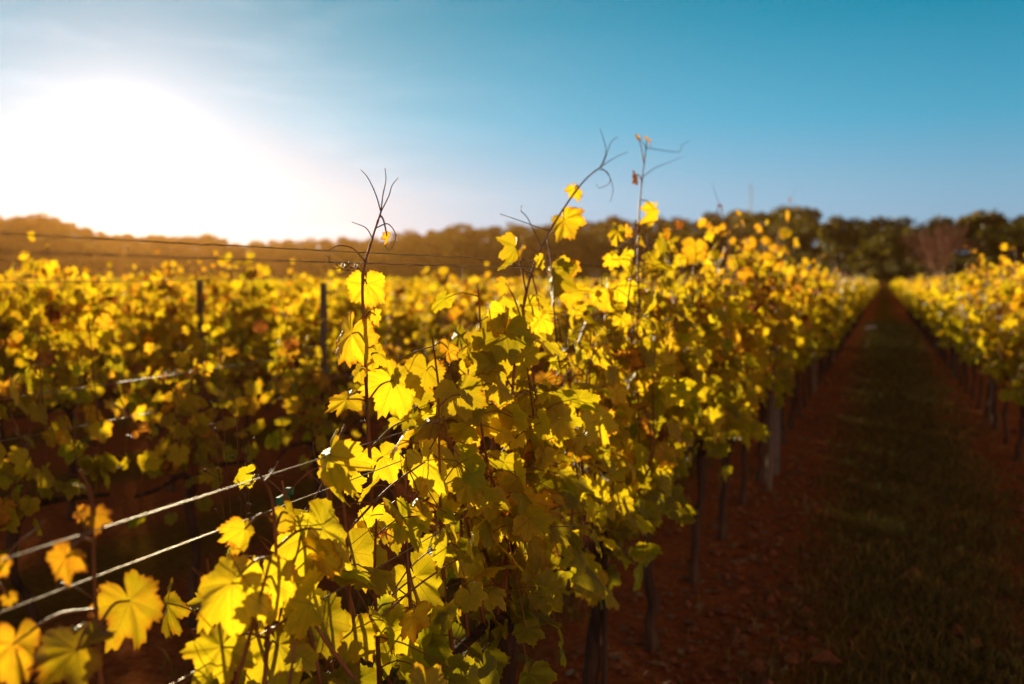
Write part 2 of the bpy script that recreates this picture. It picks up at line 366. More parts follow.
# ------------------------------------------------------------------ leaf templates
ca = np.array([0, 8, 16, 24, 32, 40, 48, 56, 64, 76, 88, 96, 104, 114, 126, 140, 155, 168, 180.0])
cr = np.array([1.0, .96, .90, .82, .81, .87, .92, .88, .80, .70, .74, .80, .80, .76, .71, .66, .58, .42, .04])
def leaf_template(step, rings, rng, teeth=True):
    a = np.arange(-180, 180, step).astype(float); n = len(a)
    asym = 1 + .06 * rng.standard_normal()
    r = np.interp(np.abs(a), ca, cr) * np.where(a > 0, asym, 1 / asym)
    lob = rng.uniform(.0, .12); r = r * (1 - lob * (np.cos(np.radians(np.abs(a)) * 7.2) < -.3))
    for c0 in (-104, -48, 0, 48, 104): r = r * (1 + rng.normal(0, .045) * np.exp(-((a - c0) / 17) ** 2))
    for c0 in (-76, -24, 24, 76): r = r * (1 - rng.uniform(-.05, .07) * np.exp(-((a - c0) / 8) ** 2))
    if teeth:
        ph = (np.arange(n) % 3); amp = .055 * rng.uniform(.7, 1.3, n)
        r = r * (1 + np.where(ph == 0, amp, np.where(ph == 1, .1 * amp, -.55 * amp)))
        r = r * (1 + .02 * rng.standard_normal(n))
    if step >= 12: r = r * (1 + .03 * rng.standard_normal(n))
    if rng.random() < .3 and step < 12:           # a torn or eaten bit of the margin
        c0 = rng.uniform(-120, 120); r = r * (1 - .22 * np.exp(-((a - c0) / 7) ** 2))
    fr = np.linspace(0, 1, rings + 1)[1:] ** .9
    ar = np.radians(a)
    rad = fr[:, None] * r[None]; x = rad * np.sin(ar); y = rad * np.cos(ar)
    veins = np.array([0, 48, 104.0]); d = np.abs(np.abs(a)[:, None] - veins[None]); da = np.radians(d.min(1))
    T = rad * np.cos(da); S = rad * np.sin(da)
    fold = rng.uniform(-.1, .55); droop = rng.uniform(-.15, .65); curl = rng.uniform(-.25, .45)
    ph = rng.uniform(0, 6.28); w = rng.uniform(.04, .16)
    z = -fold * np.abs(x) * .8 + .0 * y
    z = z - droop * np.clip(y, 0, 2) ** 2 * .55 - curl * rad ** 2 * .5 + w * rad ** 2 * np.sin(3 * ar + ph) + .06 * rad ** 2 * np.sin(7 * ar + ph * 2)
    z = z + np.minimum(S, .22) * .32 * rng.uniform(.4, 1.2) + .012 * np.sin(x * 17 + ph) * np.sin(y * 15)
    if step < 12: z = z + .02 * np.sin(30 * T - 25 * S) * np.minimum(S * 4, 1) * .5
    v = np.concatenate([[[0, 0, 0]], np.stack([x, y, z], -1).reshape(-1, 3)])
    ts = np.concatenate([[[0, 0]], np.stack([T, S], -1).reshape(-1, 2)])
    rim = np.concatenate([[0], np.repeat(fr, n)])
    j = np.arange(n); k = (j + 1) % n
    fan = np.stack([np.zeros(n, int), 1 + k, 1 + j], -1)
    fs = [fan]
    if rings > 1:
        i = np.arange(rings - 1)[:, None] * n + 1
        fs.append(np.stack([i + j, i + k, i + n + k, i + n + j], -1).reshape(-1, 4))
    return v, fs, ts, rim
rng = np.random.default_rng(11)
TPL = {'hi': [leaf_template(4, 5, rng) for _ in range(30)],
       'mid': [leaf_template(12, 2, rng, False) for _ in range(10)],
       'low': [leaf_template(40, 1, rng, False) for _ in range(8)]}
def add_leaf(b, pos, tip, nor, size, hue, lod, rng, which=None, bend=1):
    T = TPL[lod]; v, fs, ts, rim = T[rng.integers(len(T)) if which is None else which]
    tip = unit(tip); nor = unit(np.asarray(nor) - tip * np.dot(nor, tip)); side = np.cross(tip, nor)
    sx = rng.uniform(.88, 1.12)
    m = np.stack([side * sx, tip, nor * rng.uniform(.6, 1.3)])
    if bend != 1: v = v * (1, 1, bend)
    w = (v * size) @ m + pos
    rn = np.zeros((len(v), 4), np.float32); rn[:, 0] = hue; rn[:, 1] = rng.random(); rn[:, 2] = rim; rn[:, 3] = 1
    b.add(w, fs, ts, rn)

# ------------------------------------------------------------------ a grapevine
SUNH = unit((sv.x, sv.y, 0.2))
def rand_hue(rng, zrel):
    """yellow on top, greener lower down; a few turning brown"""
    h = .25 + .23 * zrel + .13 * rng.standard_normal()
    if rng.random() < .09: h += rng.uniform(.2, .45)
    return float(np.clip(h, .02, .98))
def grow_vine(rng, lod, top, half=.46, n_shoots=10, step=.075, size=(.05, .085), bottom=.40, thick=.17, dens=1.0, side_bias=0, sep=False, stray=.1, skip=None, hb=0):
    """Local coordinates: row along Y, trunk at the origin.  Returns buffers."""
    trunk = Buf(); arm = Buf(); shoots = []; fol = Buf()
    zc = rng.uniform(.60, .72)
    k = 9 if lod != 'low' else 5; zz = np.linspace(-.06, zc, k)
    wx = np.cumsum(rng.normal(0, .012, k)); wy = np.cumsum(rng.normal(0, .014, k)); wx -= wx[1]; wy -= wy[1]
    rt = np.interp(zz, [0, .1, zc * .7, zc], [.032, .022, .018, .024]) * rng.uniform(.85, 1.15) * (1 + .12 * rng.standard_normal(k))
    tp = np.stack([wx, wy, zz], -1)
    tube(trunk, spline(tp, k * 3) if lod != 'low' else tp, np.interp(np.linspace(0, 1, k * 3), np.linspace(0, 1, k), rt) if lod != 'low' else rt, 9 if lod == 'hi' else 5)
    head = tp[-1]
    ends = []
    for sg in (-1, 1):
        L = half * rng.uniform(.85, 1.0)
        pts = spline([head, head + (0, sg * .08, .05), head + (rng.normal(0, .02), sg * L * .55, .05 + rng.normal(0, .02)), head + (rng.normal(0, .02), sg * L, .02)], 10)
        tube(arm, pts, np.linspace(.015, .008, 10), 7 if lod == 'hi' else 4); ends.append(pts)
    per = Buf()
    for s in range(n_shoots):
        sg = s % 2; f = (s // 2 + rng.uniform(.2, .9)) / (n_shoots / 2); pts = ends[sg]
        base = pts[min(9, int(f * 9.5))]
        tz = top(base[1]) if callable(top) else top
        tz = tz * 1.0 + rng.normal(0, .05)
        if rng.random() < stray: tz += rng.uniform(.10, .30)
        if tz < base[2] + .1: continue
        lean = rng.normal(0, .05); ly = rng.normal(0, .10)
        tipx = rng.normal(0, thick * .35)
        mid = base * .45 + np.array((lean + tipx, base[1] + ly, tz)) * .55
        p = spline([base, (base[0] + lean, base[1] + ly * .3, base[2] + (tz - base[2]) * .35), (base[0] * .3 + lean + tipx * .6, base[1] + ly * .7, base[2] + (tz - base[2]) * .7),
                    (lean + tipx, base[1] + ly, tz)], 16 if lod != 'low' else 5)
        sb = Buf() if sep else per
        tube(sb, p, np.linspace(.0048, .0018, len(p)), 6 if lod == 'hi' else 3, cap=False)
        L = np.linalg.norm(np.diff(p, axis=0), axis=1).sum(); nn = int(L / step * dens)
        for q in range(nn):
            u = (q + .7) / nn; node = p[min(len(p) - 1, int(u * (len(p) - 1)))] if lod == 'low' else np.array([np.interp(u * (len(p) - 1), np.arange(len(p)), p[:, c]) for c in range(3)])
            for rep in range(1 if rng.random() < .45 else 2):
                sgn = (1 if (q + rep + s) % 2 else -1)
                if side_bias and rng.random() < side_bias: sgn = 1
                outd = unit((sgn * rng.uniform(.5, 1.2), rng.normal(0, .55), rng.uniform(-.25, .6)))
                pl = rng.uniform(.03, .11) * (1 + .5 * rep)
                o = node + outd * pl + (0, 0, -.02 if rep else 0)
                if rng.random() < .28: o[2] -= rng.uniform(0, .24)
                if o[2] < bottom: o[2] = bottom + rng.uniform(0, .12)
                if abs(o[0]) > thick * 1.6: o[0] = math.copysign(thick * rng.uniform(.9, 1.6), o[0])
                if skip is not None and skip(o, rng): continue
                if lod != 'low': tube(sb, spline([node, (node + o) / 2 + (0, 0, .012), o], 5), np.linspace(.0016, .0010, 5), 5 if lod == 'hi' else 3, cap=False)
                tip = unit(outd * .45 + np.array((0, 0, -.75)) + rng.normal(0, .38, 3))
                nor = outd * .8 + np.array((0, 0, .45)) + rng.normal(0, .45, 3)
                if rng.random() < .35: nor = nor * .4 + SUNH * .9
                zr = (o[2] - .5) / .8
                sz = rng.uniform(*size) * (1 - .45 * max(0, u - .75) / .25)
                add_leaf(fol, o, tip, nor, sz, rand_hue(rng, zr) + hb, lod, rng)
        if lod == 'hi' and rng.random() < .7:
            tb = p[-3]; dd = np.array((rng.normal(0, .04), rng.normal(0, .05), .05))
            tube(sb, spline([tb, tb + dd * .6, tb + dd * 1.3 + (0, .02, 0), tb + dd * 1.2 + (0.01, .045, -.02)], 10), np.linspace(.0010, .0004, 10), 4, cap=False)
        if sep: shoots.append(sb)
    if not sep: shoots = [per]
    return trunk, arm, shoots, fol
def make_vine(loc, bufs, lod, name='grapevine'):
    trunk, arm, shoots, fol = bufs
    root = empty(name, loc)
    trunk.build('trunk', M_bark, root)
    arm.build('cordon', M_bark, root)
    for sb in shoots: 
        if sb.n: sb.build('shoot', M_cane, root)
    if fol.n: fol.build('foliage', M_leaf if lod != 'low' else M_leaf_far, root)
    return root

X1, X2, XR, DX = -.85, -2.81, 1.11, 1.96
SP = .93
def gz_at(x, y): return float(height(np.array(float(x)), np.array(float(y))) + micro(np.array(float(x)), np.array(float(y))))

# --- the near row: individual vines, close enough to see every leaf
def near_top(D): return np.interp(D, [.7, .95, 1.2, 1.5, 1.9, 2.4, 3.0, 4.0, 5.2, 7], [.98, 1.02, 1.12, 1.19, 1.24, 1.30, 1.38, 1.44, 1.52, 1.60])
near_Y = [1.22, 2.15, 3.08, 3.95, 4.9, 5.83, 6.76, 7.69]
near_labels = [
    'sparse front grapevine at the lower left corner with brown edged leaves',
    'grapevine in sharp focus with two tall shoots reaching into the sky',
    'leafy golden grapevine with bare trunk beside a thin stake at the bottom of the frame',
    'grapevine with a twisted pair of stems behind the thin stake and a tall pale shoot',
    'fourth trunk along the near row, slightly blurred golden grapevine',
    'blurred grapevine just in front of the grey post of the near row',
    'blurred grapevine hugging the front of the grey post of the near row',
    'blurred tall grapevine whose trunk stands next to the grey post']
near = []
for i_, y in enumerate(near_Y):
    r_ = np.random.default_rng(100 + i_)
    kw = dict(top=lambda yy, y=y: float(near_top(y + yy)), sep=True, side_bias=.15, size=(.036, .072))
    if i_ == 0:
        kw.update(n_shoots=14, dens=.85, half=.42, skip=lambda o, r, y=y: (y + o[1] < 1.12) or (y + o[1] < 1.32 and (o[2] > 1.14 or r.random() < .4)))
    else: kw.update(n_shoots=18, dens=1.2, stray=.12 if i_ < 3 else .22)
    v = make_vine((X1, y, gz_at(X1, y)), grow_vine(r_, 'hi', **kw), 'hi')
    tag(v, near_labels[i_], 'grapevine', 'vines of the near row'); near.append(v)

# --- tall shoots with their own leaves and tendrils
def child_at(o, root):                                   # keep world position under an unrotated empty
    o.parent = root; o.matrix_parent_inverse = Matrix.Translation(-root.location)
def nearest_on(p, o):
    d = np.linalg.norm(p - o, axis=1); return p[max(0, int(d.argmin()) - 0)]
TMPN = {'n': 0}
def tall_shoot(root, pts_px, X, leaves, tendrils, r0=.0050, r1=.0018, label=None):
    """pts_px: (px, py[, X]) up the stem; leaves: (px, py, width_px, tip angle from down, yaw, pitch, hue)."""
    rg = np.random.default_rng(abs(int(pts_px[0][0])) * 7 + 3)
    pts = spline([P(q[0], q[1], q[2] if len(q) > 2 else X) for q in pts_px], 60)
    b = Buf()
    rad = np.linspace(r0, r1, 60); rad[::7] *= 1.35      # swollen nodes
    tube(b, pts, rad, 8)
    RT, UP = np.array(CR @ Vector((1, 0, 0))), np.array(CR @ Vector((0, 1, 0))); 
    lv = []
    for (px, py, w, ta, yw, pt, hue) in leaves:
        xo = X + rg.uniform(-.03, .03); c = P(px, py, xo); vdir = unit(np.array((0, 0, H)) - c)
        depth = project(c)[2]; size = w / 1.62 / FPX * depth
        tip = -UP * math.cos(R(ta)) + RT * math.sin(R(ta))
        nor = unit(vdir + RT * math.tan(R(max(-62, min(62, yw * 1.5)))) + UP * math.tan(R(pt)))
        tipv = unit(tip - nor * np.dot(tip, nor))
        o = c - tipv * size * .25
        s0 = pts[np.clip(int(np.linalg.norm(pts - o, axis=1).argmin()) - 1, 0, 59)]
        mid = (s0 + o) / 2 + UP * .012
        tube(b, spline([s0, mid, o], 8), np.linspace(.0024, .0015, 8), 6)
        lv.append((o, tipv, nor, size, hue))
    for tp in tendrils:
        tps = [P(q[0], q[1], q[2] if len(q) > 2 else X) for q in tp]
        tps[0] = pts[int(np.linalg.norm(pts - tps[0], axis=1).argmin())] if len(tp[0]) < 3 else tps[0]
        lv.append(('t', tps))
    so = b.build('tall_shoot', M_cane); child_at(so, root)
    if label: so['label'] = label
    for l in lv:
        bb = Buf()
        if isinstance(l[0], str):
            tube(bb, spline(l[1], 26), np.linspace(.0015, .0007, 26), 5)
            o = bb.build('tendril', M_tendril)
        else:
            add_leaf(bb, l[0], l[1], l[2], l[3], l[4], 'hi', rg, bend=1.45)
            o = bb.build('leaf', M_leaf)
        o.parent = so
    return so
# shoot A and B on the second near vine, both in focus
XA = -.98
tall_shoot(near[1], [(384, 640, -.9), (374, 560), (371, 480), (367, 400), (364, 330), (363, 275), (372, 240), (381, 212)], XA,
    [(368, 290, 44, 5, 10, 25, .50), (348, 342, 62, -25, -25, 15, .58), (398, 388, 62, 30, 20, 30, .52), (412, 425, 46, -10, 35, 20, .45),
     (388, 238, 16, 60, 50, 30, .72), (342, 402, 40, -50, -20, 45, .60), (376, 318, 20, 40, 40, 10, .62), (380, 356, 26, 50, 30, 30, .5), (358, 374, 22, -40, -30, 20, .55), (386, 462, 44, 20, 10, 30, .42)],
    [[(381, 212), (376, 195), (368, 178), (361, 170)], [(381, 212), (383, 195), (386, 180), (385, 168)], [(381, 210), (389, 196), (392, 186), (398, 178)],
     [(366, 262), (352, 248), (338, 246), (328, 252), (330, 262)], [(376, 228), (388, 224), (396, 236), (390, 250), (383, 243)], [(372, 240), (366, 228), (352, 222)]])
XB = -.82
tall_shoot(near[1], [(513, 610, -.86), (512, 540), (511, 450), (514, 370), (523, 310), (531, 275), (545, 240), (566, 205), (585, 180), (603, 165)], XB,
    [(576, 192, 20, 20, 20, 20, .70), (566, 224, 40, 35, -20, 30, .60), (515, 252, 38, -20, 40, 10, .55), (553, 283, 44, 25, -50, 10, .50),
     (500, 342, 70, -30, -28, 25, .44), (486, 366, 50, -60, 25, 40, .40), (530, 350, 64, 30, 34, 30, .42), (508, 318, 42, 10, 30, 40, .46), (522, 312, 44, 10, 10, 45, .48), (532, 402, 60, 40, 30, 20, .38), (492, 415, 58, -30, -25, 30, .42), (540, 262, 18, 30, 30, 20, .6), (505, 286, 20, -30, 30, 20, .58), (545, 322, 36, 50, 20, 30, .5)],
    [[(601, 166), (606, 152), (603, 138), (600, 129)], [(604, 160), (608, 150), (612, 141), (618, 137)], [(599, 168), (608, 162), (618, 156), (628, 152)],
     [(597, 170), (607, 172), (610, 182), (600, 188), (596, 184)], [(600, 168), (609, 176), (613, 190), (610, 202)],
     [(550, 232), (535, 226), (518, 220), (500, 214)], [(537, 227), (528, 219), (521, 211), (522, 205)], [(531, 275), (520, 268), (512, 262)]])
# shoot C, softly blurred, on the fourth vine
XC = -.80
tall_shoot(near[3], [(658, 420, -.84), (652, 370), (641, 318), (638, 275), (639, 215), (642, 180), (646, 148)], XC,
    [(655, 213, 24, 10, 30, 20, .62), (617, 235, 24, -20, -30, 10, .60), (635, 178, 14, -40, 60, 20, .99), (649, 140, 13, 60, 40, 60, .85), (638, 138, 10, -50, 40, 50, .88),
     (661, 266, 30, 25, 50, 10, .50), (612, 262, 18, 0, 10, 10, .62), (602, 300, 30, -10, 20, 30, .58), (622, 322, 30, -30, 30, 20, .5), (655, 330, 30, 40, 20, 30, .5), (628, 352, 34, -10, 40, 20, .45), (648, 298, 22, 30, 40, 30, .6), (641, 242, 13, 30, 30, 30, .7)],
    [[(643, 178), (655, 168), (670, 162), (684, 156)], [(672, 161), (678, 152), (682, 145), (690, 141)], [(646, 148), (641, 140), (640, 134)]])
# more blurred shoots farther down the row
for root, X, stem, lv, td in [
    (near[4], -.78, [(700, 330), (692, 290), (698, 250), (712, 222), (722, 208)], [(694, 250, 26, -10, 10, 10, .62), (712, 228, 14, 20, 30, 20, .85), (733, 264, 15, 30, 50, 30, .70), (721, 206, 8, 60, 30, 60, .95)], [[(722, 208), (716, 196), (712, 182)]]),
    (near[5], -.86, [(752, 330), (742, 285), (748, 250), (756, 235)], [(750, 245, 18, 10, 20, 10, .82), (737, 263, 14, -20, 30, 10, .6), (760, 228, 12, 30, 30, 30, .78)], []),
    (near[7], -.85, [(800, 300), (790, 250), (788, 215), (790, 200)], [(788, 216, 11, 0, 40, 10, .75), (784, 232, 12, -30, 20, 30, .6), (797, 243, 12, 30, 50, 10, .6), (790, 200, 7, 60, 40, 30, .9), (779, 252, 11, -50, 30, 30, .5)], [[(790, 200), (796, 190), (806, 184)]])]:
    tall_shoot(root, stem, X, lv, td, .0032, .001)
# near foreground shoot at the lower left
XF = -.86
tall_shoot(near[0], [(104, 720), (98, 640), (94, 570), (92, 500), (80, 470)], XF,
    [(135, 612, 82, 25, 20, 15, .72), (62, 562, 44, -35, -20, 10, .80), (62, 652, 92, -70, -15, 50, .68), (12, 655, 72, -20, 20, 10, .72), (96, 520, 34, 0, 10, 25, .82), (84, 515, 22, -40, 30, 30, .85)],
    [[(95, 600), (80, 590), (64, 583), (55, 588)], [(92, 500), (84, 488), (72, 484)]], .0030, .0016)
tall_shoot(near[0], [(-30, 640), (-12, 590), (8, 555), (22, 540)], -.86, [(-2, 568, 30, -20, 20, 10, .78), (10, 600, 18, 10, 30, 10, .75)], [[(22, 540), (36, 530), (44, 520)]], .002, .001)
# big leaves low at the front
tall_shoot(near[0], [(262, 720), (268, 640), (276, 560), (272, 500), (262, 478)], -.78,
    [(222, 592, 84, -40, -15, 20, .50), (330, 540, 88, 40, 25, 25, .42), (268, 590, 70, 10, 20, 10, .55), (245, 535, 40, -20, 30, 20, .68), (290, 518, 36, 40, 40, 30, .66), (320, 625, 74, 25, 10, 20, .50),
     (215, 655, 66, -30, -10, 20, .52), (283, 655, 80, 15, 10, 35, .45)],
    [[(262, 478), (256, 466), (246, 458)], [(264, 482), (274, 470), (278, 462)]], .0034, .0015)
tall_shoot(near[1], [(352, 700), (350, 600), (345, 520), (338, 450), (345, 425)], -.80,
    [(326, 466, 74, -20, -30, 15, .46), (358, 560, 60, 30, 20, 20, .40), (420, 585, 64, 20, 20, 25, .40), (430, 470, 62, 35, 30, 30, .38), (352, 640, 62, -10, 10, 20, .45), (470, 560, 50, 15, 30, 20, .34)],
    [], .0034, .0018)

# --- variants that are copied along all the other rows
def variants(lod, n, seed, **kw):
    res = []
    for q in range(n):
        r_ = np.random.default_rng(seed + q)
        k2 = dict(kw); k2['top'] = kw['top'] + (q - n / 2) * .03
        res.append(make_vine((0, 0, 0), grow_vine(r_, lod, **k2), lod))
    return res
V_second = variants('mid', 5, 300, top=1.24, n_shoots=10, dens=.85, size=(.038, .072), bottom=.50, hb=.17, stray=.25)
V_mid = variants('mid', 5, 400, top=1.42, n_shoots=14, dens=1.1, size=(.042, .08), bottom=.44, thick=.2, hb=.10, stray=.18)
V_low = variants('low', 6, 500, top=1.42, n_shoots=14, dens=.95, size=(.052, .095), bottom=.44, thick=.22, step=.085, hb=.12, stray=.2)
used = set()
ROWN = {0: ('near row', 'blurred golden grapevine farther down the near row along the path'),
        1: ('second row', 'sparse sunlit grapevine in the second row, left of the near row'),
        -1: ('row right of the path', 'golden grapevine in the row along the right side of the path')}
rows = {k: X1 - DX * k for k in range(-14, 40)}
cand = []
for k, X in rows.items():
    off = 0 if k == 0 else (k * .37) % SP
    y = near_Y[-1] + SP if k == 0 else .4 + off
    while y < 125:
        px, py, d = project((X, y, 1.2))
        if d > .5 and -90 < px < 1110:
            w = d * (1.0 if k in (0, -1, 1) else 1.5 + .1 * abs(k))
            cand.append((w, k, X, y, d))
        y += SP
cand.sort()
NIND = 280
indiv, rest = cand[:NIND], cand[NIND:]
rg = np.random.default_rng(5)
gname = {}
for w, k, X, y, d in indiv:
    pool = V_second if k == 1 and y < 9 else (V_mid if d < 13 else V_low)
    src = pool[rg.integers(len(pool))]
    if src.name not in used: used.add(src.name); o = src
    else: o = copy_tree(src)
    flip = rg.random() < .5
    o.location = (X, y, gz_at(X, y) if y < 40 else 0); o.rotation_euler = (0, 0, math.pi if flip else 0)
    sz = rg.uniform(.94, 1.09) * (1.05 if k < 1 and y > 8 else 1)
    o.scale = (1.0, 1.0, sz)
    if k in ROWN: g, lab = ROWN[k]
    elif k > 1: g, lab = 'rows behind the second row', 'distant golden grapevine in the rows behind the second row'
    else: g, lab = 'rows beyond the right hand row', 'distant golden grapevine hidden behind the row right of the path'
    tag(o, lab, 'grapevine', 'vines of the ' + g)
for pool in (V_second, V_mid, V_low):
    for o in pool:
        if o.name not in used:
            for c in list(o.children): bpy.data.objects.remove(c)
            bpy.data.objects.remove(o)

# --- the rest of the vineyard as one mass
vb = Buf(); rv = np.random.default_rng(77)
allv = []
for w, k, X, y, d in rest:
    n = int(np.clip(3200 / d, 22, 90)); s = np.clip(d * .0026, .075, .22)
    z = rv.beta(2.2, 1.3, n) * 1.0 + .55 + .09 * math.sin(y * .7 + k) + (rv.random(n) < .04) * rv.uniform(.0, .3, n)
    c = np.stack([X + rv.normal(0, .14, n), y + rv.uniform(-.5, .5, n), z], -1)
    allv.append(np.concatenate([c, np.full((n, 1), s)], 1))
A_ = np.concatenate(allv); n = len(A_)
u = rv.normal(size=(n, 3)); u[:, 2] -= .6; u /= np.linalg.norm(u, axis=1)[:, None]
w_ = np.cross(u, rv.normal(size=(n, 3))); w_ /= np.linalg.norm(w_, axis=1)[:, None]
nn_ = np.cross(u, w_); sz = (A_[:, 3] * rv.uniform(.7, 1.25, n))[:, None]
c = A_[:, :3]
quad = np.stack([c - u * sz * .5, c + w_ * sz * .55 - nn_ * sz * .15, c + u * sz * .6, c - w_ * sz * .55 - nn_ * sz * .15], 1).reshape(-1, 3)
idx = np.arange(n)[:, None] * 4
rn = np.zeros((n, 4)); rn[:, 0] = np.clip(.55 + .15 * rv.standard_normal(n), .05, .95); rn[:, 1] = rv.random(n); rn[:, 3] = 1
vb.add(quad, [idx + np.array([0, 1, 2]), idx + np.array([0, 2, 3])], None, np.repeat(rn, 4, 0))
print('mass faces', n * 2)
tag(vb.build('vineyard_foliage', M_leaf_far, smooth=False), 'far rows of golden vines merging into one yellow band below the hill', 'vines', kind='stuff')

# ------------------------------------------------------------------ trellis
def post_wood(loc, h, r, label, group, lean=0):
    root = empty('trellis_post', loc); b = Buf(); rp = np.random.default_rng(int(abs(loc[1]) * 100))
    zz = np.linspace(-.1, h, 12); pts = np.stack([zz * lean + rp.normal(0, .002, 12), rp.normal(0, .002, 12), zz], -1)
    tube(b, pts, r * (1 + .04 * rp.standard_normal(12)), 12); b.build('post_shaft', M_post, root)
    if loc[1] < 8:
        for z in (.66, 1.03, 1.245, h - .05):
            b2 = Buf(); box(b2, (z * lean + r * 1.02, 0, z), (.012, .05, .012)); b2.build('wire_staple', M_steel, root)
    return tag(root, label, 'trellis post', group)
def post_steel(loc, h, label, group):
    root = empty('trellis_post', loc); b = Buf()
    prof = [(-.022, -.015), (.022, -.015), (.022, .015), (.018, .015), (.018, -.011), (-.018, -.011), (-.018, .015), (-.022, .015)]
    v = [(x, y, z) for z in (-.1, h) for x, y in prof]; n = 8
    b.add(v, [np.array([[i, (i + 1) % n, n + (i + 1) % n, n + i] for i in range(n)]), np.array([list(range(n, 2 * n))])])
    b.build('post_shaft', M_steel, root, smooth=False)
    return tag(root, label, 'trellis post', group)
post_wood((X1 + .11, 7.35, 0), 1.62, .026, 'grey weathered post standing out of the near row, closest to the camera', 'posts of the near row')
for n_, y in enumerate((14.1, 19.6, 25.1, 30.6)):
    post_wood((X1, y, 0), 1.52, .028, 'small distant trellis post farther down the near row', 'posts of the near row')
post_wood((X2, 4.63, 0), 1.50, .018, 'dark post in the second row, rising straight left of the tallest vines', 'posts of the second row', .01)
post_wood((X2, 2.35, 0), 1.25, .022, 'low dark post under the leaves of the second row at the left edge', 'posts of the second row')
for y in (10.1, 15.6, 21.1): post_wood((X2, y, 0), 1.52, .028, 'distant trellis post farther along the second row', 'posts of the second row')
for n_, (y, h) in enumerate(((6.15, 1.6), (11.6, 1.6), (17.1, 1.6))): post_wood((X1 - 2 * DX, y, 0), h-.08, .026, 'dark trellis post in the third row among golden leaves', 'posts of the third row')
for y in (6.2, 11.7, 17.2, 22.7): post_wood((XR, y, 0), 1.45, .028, 'trellis post within the row right of the path', 'posts of the right hand row')
post_steel((X1 + .10, 7.95, 0), .62, 'dull short steel stake at the foot of the near row beside the grey post', 'stakes of the near row')
b = Buf(); tube(b, spline([(0, 0, -.08), (.004, .003, .4), (0, .006, .9)], 14), np.linspace(.012, .009, 14), 8)
st = b.build('vine_stake', M_bark); st.location = (X1 + .03, 3.05, 0)
tag(st, 'thin dark wooden stake by the nearest bare trunk at the bottom of the frame', 'stake', 'stakes of the near row')

def wire(X, z, y0, y1, label, group, r=.0016, sag=.02, ys=None, col=M_wire):
    pts = []; ys = ys or np.linspace(y0, y1, max(2, int((y1 - y0) / 5.5) + 1))
    for a, b_ in zip(ys[:-1], ys[1:]):
        for t in np.linspace(0, 1, 14, endpoint=False): pts.append((X + .004 * math.sin(a * 3 + t * 5), a + (b_ - a) * t, z - sag * 4 * t * (1 - t)))
    pts.append((X, ys[-1], z))
    b = Buf(); tube(b, pts, r, 6); o = b.build('trellis_wire', col)
    return tag(o, label, 'wire', group)
NY = [-2.4, 3.1, 8.55, 14.1, 19.6, 25.1, 30.6, 41.6, 52.6]
G1 = 'wires of the near row'
wire(X1 - .05, 1.565, 0, 0, 'topmost thin wire of the near row, crossing the wooded hill', G1, .0009, .012, NY)
wire(X1 + .05, 1.542, 0, 0, 'thin wire just beneath the topmost wire, crossing the wooded hill', G1, .0009, .012, NY)
wire(X1 + .05, 1.245, 0, 0, 'upper of the two bright wires at the lower left, gleaming in the sun', G1, .0009, .014, NY)
wire(X1 - .01, 1.170, 0, 0, 'lower of the two bright wires at the lower left, beneath the gleaming one', G1, .0009, .014, NY)
wire(X1 + .06, 1.030, 0, 0, 'bright wire entering at the bottom edge beneath the large front leaves', G1, .0009, .010, NY)
wire(X1, .66, 0, 0, 'lowest wire of the near row, tied along the trunks under the leaves', G1, .0016, .01, NY)
G2 = 'wires of the second row'
Y2 = [-.8, 4.63, 10.1, 15.6, 21.1, 32]
wire(X2, 1.53, 0, 0, 'top wire of the second row above its leaves', G2, .0016, .03, Y2)
wire(X2 + .05, 1.14, 0, 0, 'middle wire of the second row glinting between leaves', G2, .0018, .03, Y2)
wire(X2 - .05, .98, 0, 0, 'lower wire of the second row glinting in the gaps', G2, .0018, .03, Y2)
G3 = 'wires of the right hand row'
wire(XR, 1.50, 0, 0, 'top wire of the row right of the path', G3, .0016, .03, [.7, 6.2, 11.7, 17.2, 22.7, 33])
wire(XR, 1.1, 0, 0, 'middle wire of the row right of the path', G3, .0016, .03, [.7, 6.2, 11.7, 17.2, 22.7, 33])
# short wire twists and dried tendrils wound round the top wires
for (px, py, lab) in ((352, 266, 'dried brown tendril tangle knotted on the top wire beside the in-focus shoot'), (262, 478, 'pale dried tendril wound round the gleaming wire above the front leaves')):
    c = P(px, py, -.88); b = Buf(); rr_ = np.random.default_rng(px)
    for q in range(3):
        t = np.linspace(0, 1, 26); ph = rr_.uniform(0, 6)
        pts = np.stack([.005 * np.cos(t * 13 + ph), (t - .5) * .09 + rr_.normal(0, .01), .006 * np.sin(t * 13 + ph) + rr_.normal(0, .003)], -1)
        tube(b, pts + c, np.linspace(.0010, .0005, 26), 5)
    tag(b.build('tendril_knot', M_tendril), lab, 'tendril', 'tendrils on the wires')
# green plastic clip behind the front leaves
c = P(283, 503, -.98); b = Buf()
box(b, c, (.006, .05, .030), .2); box(b, c + (0, .022, .017), (.012, .010, .012), .2); box(b, c + (0, -.022, -.017), (.012, .010, .012), .2)
tag(b.build('vine_clip', M_teal, smooth=False), 'dark teal plastic clip half hidden behind the front leaves', 'clip')

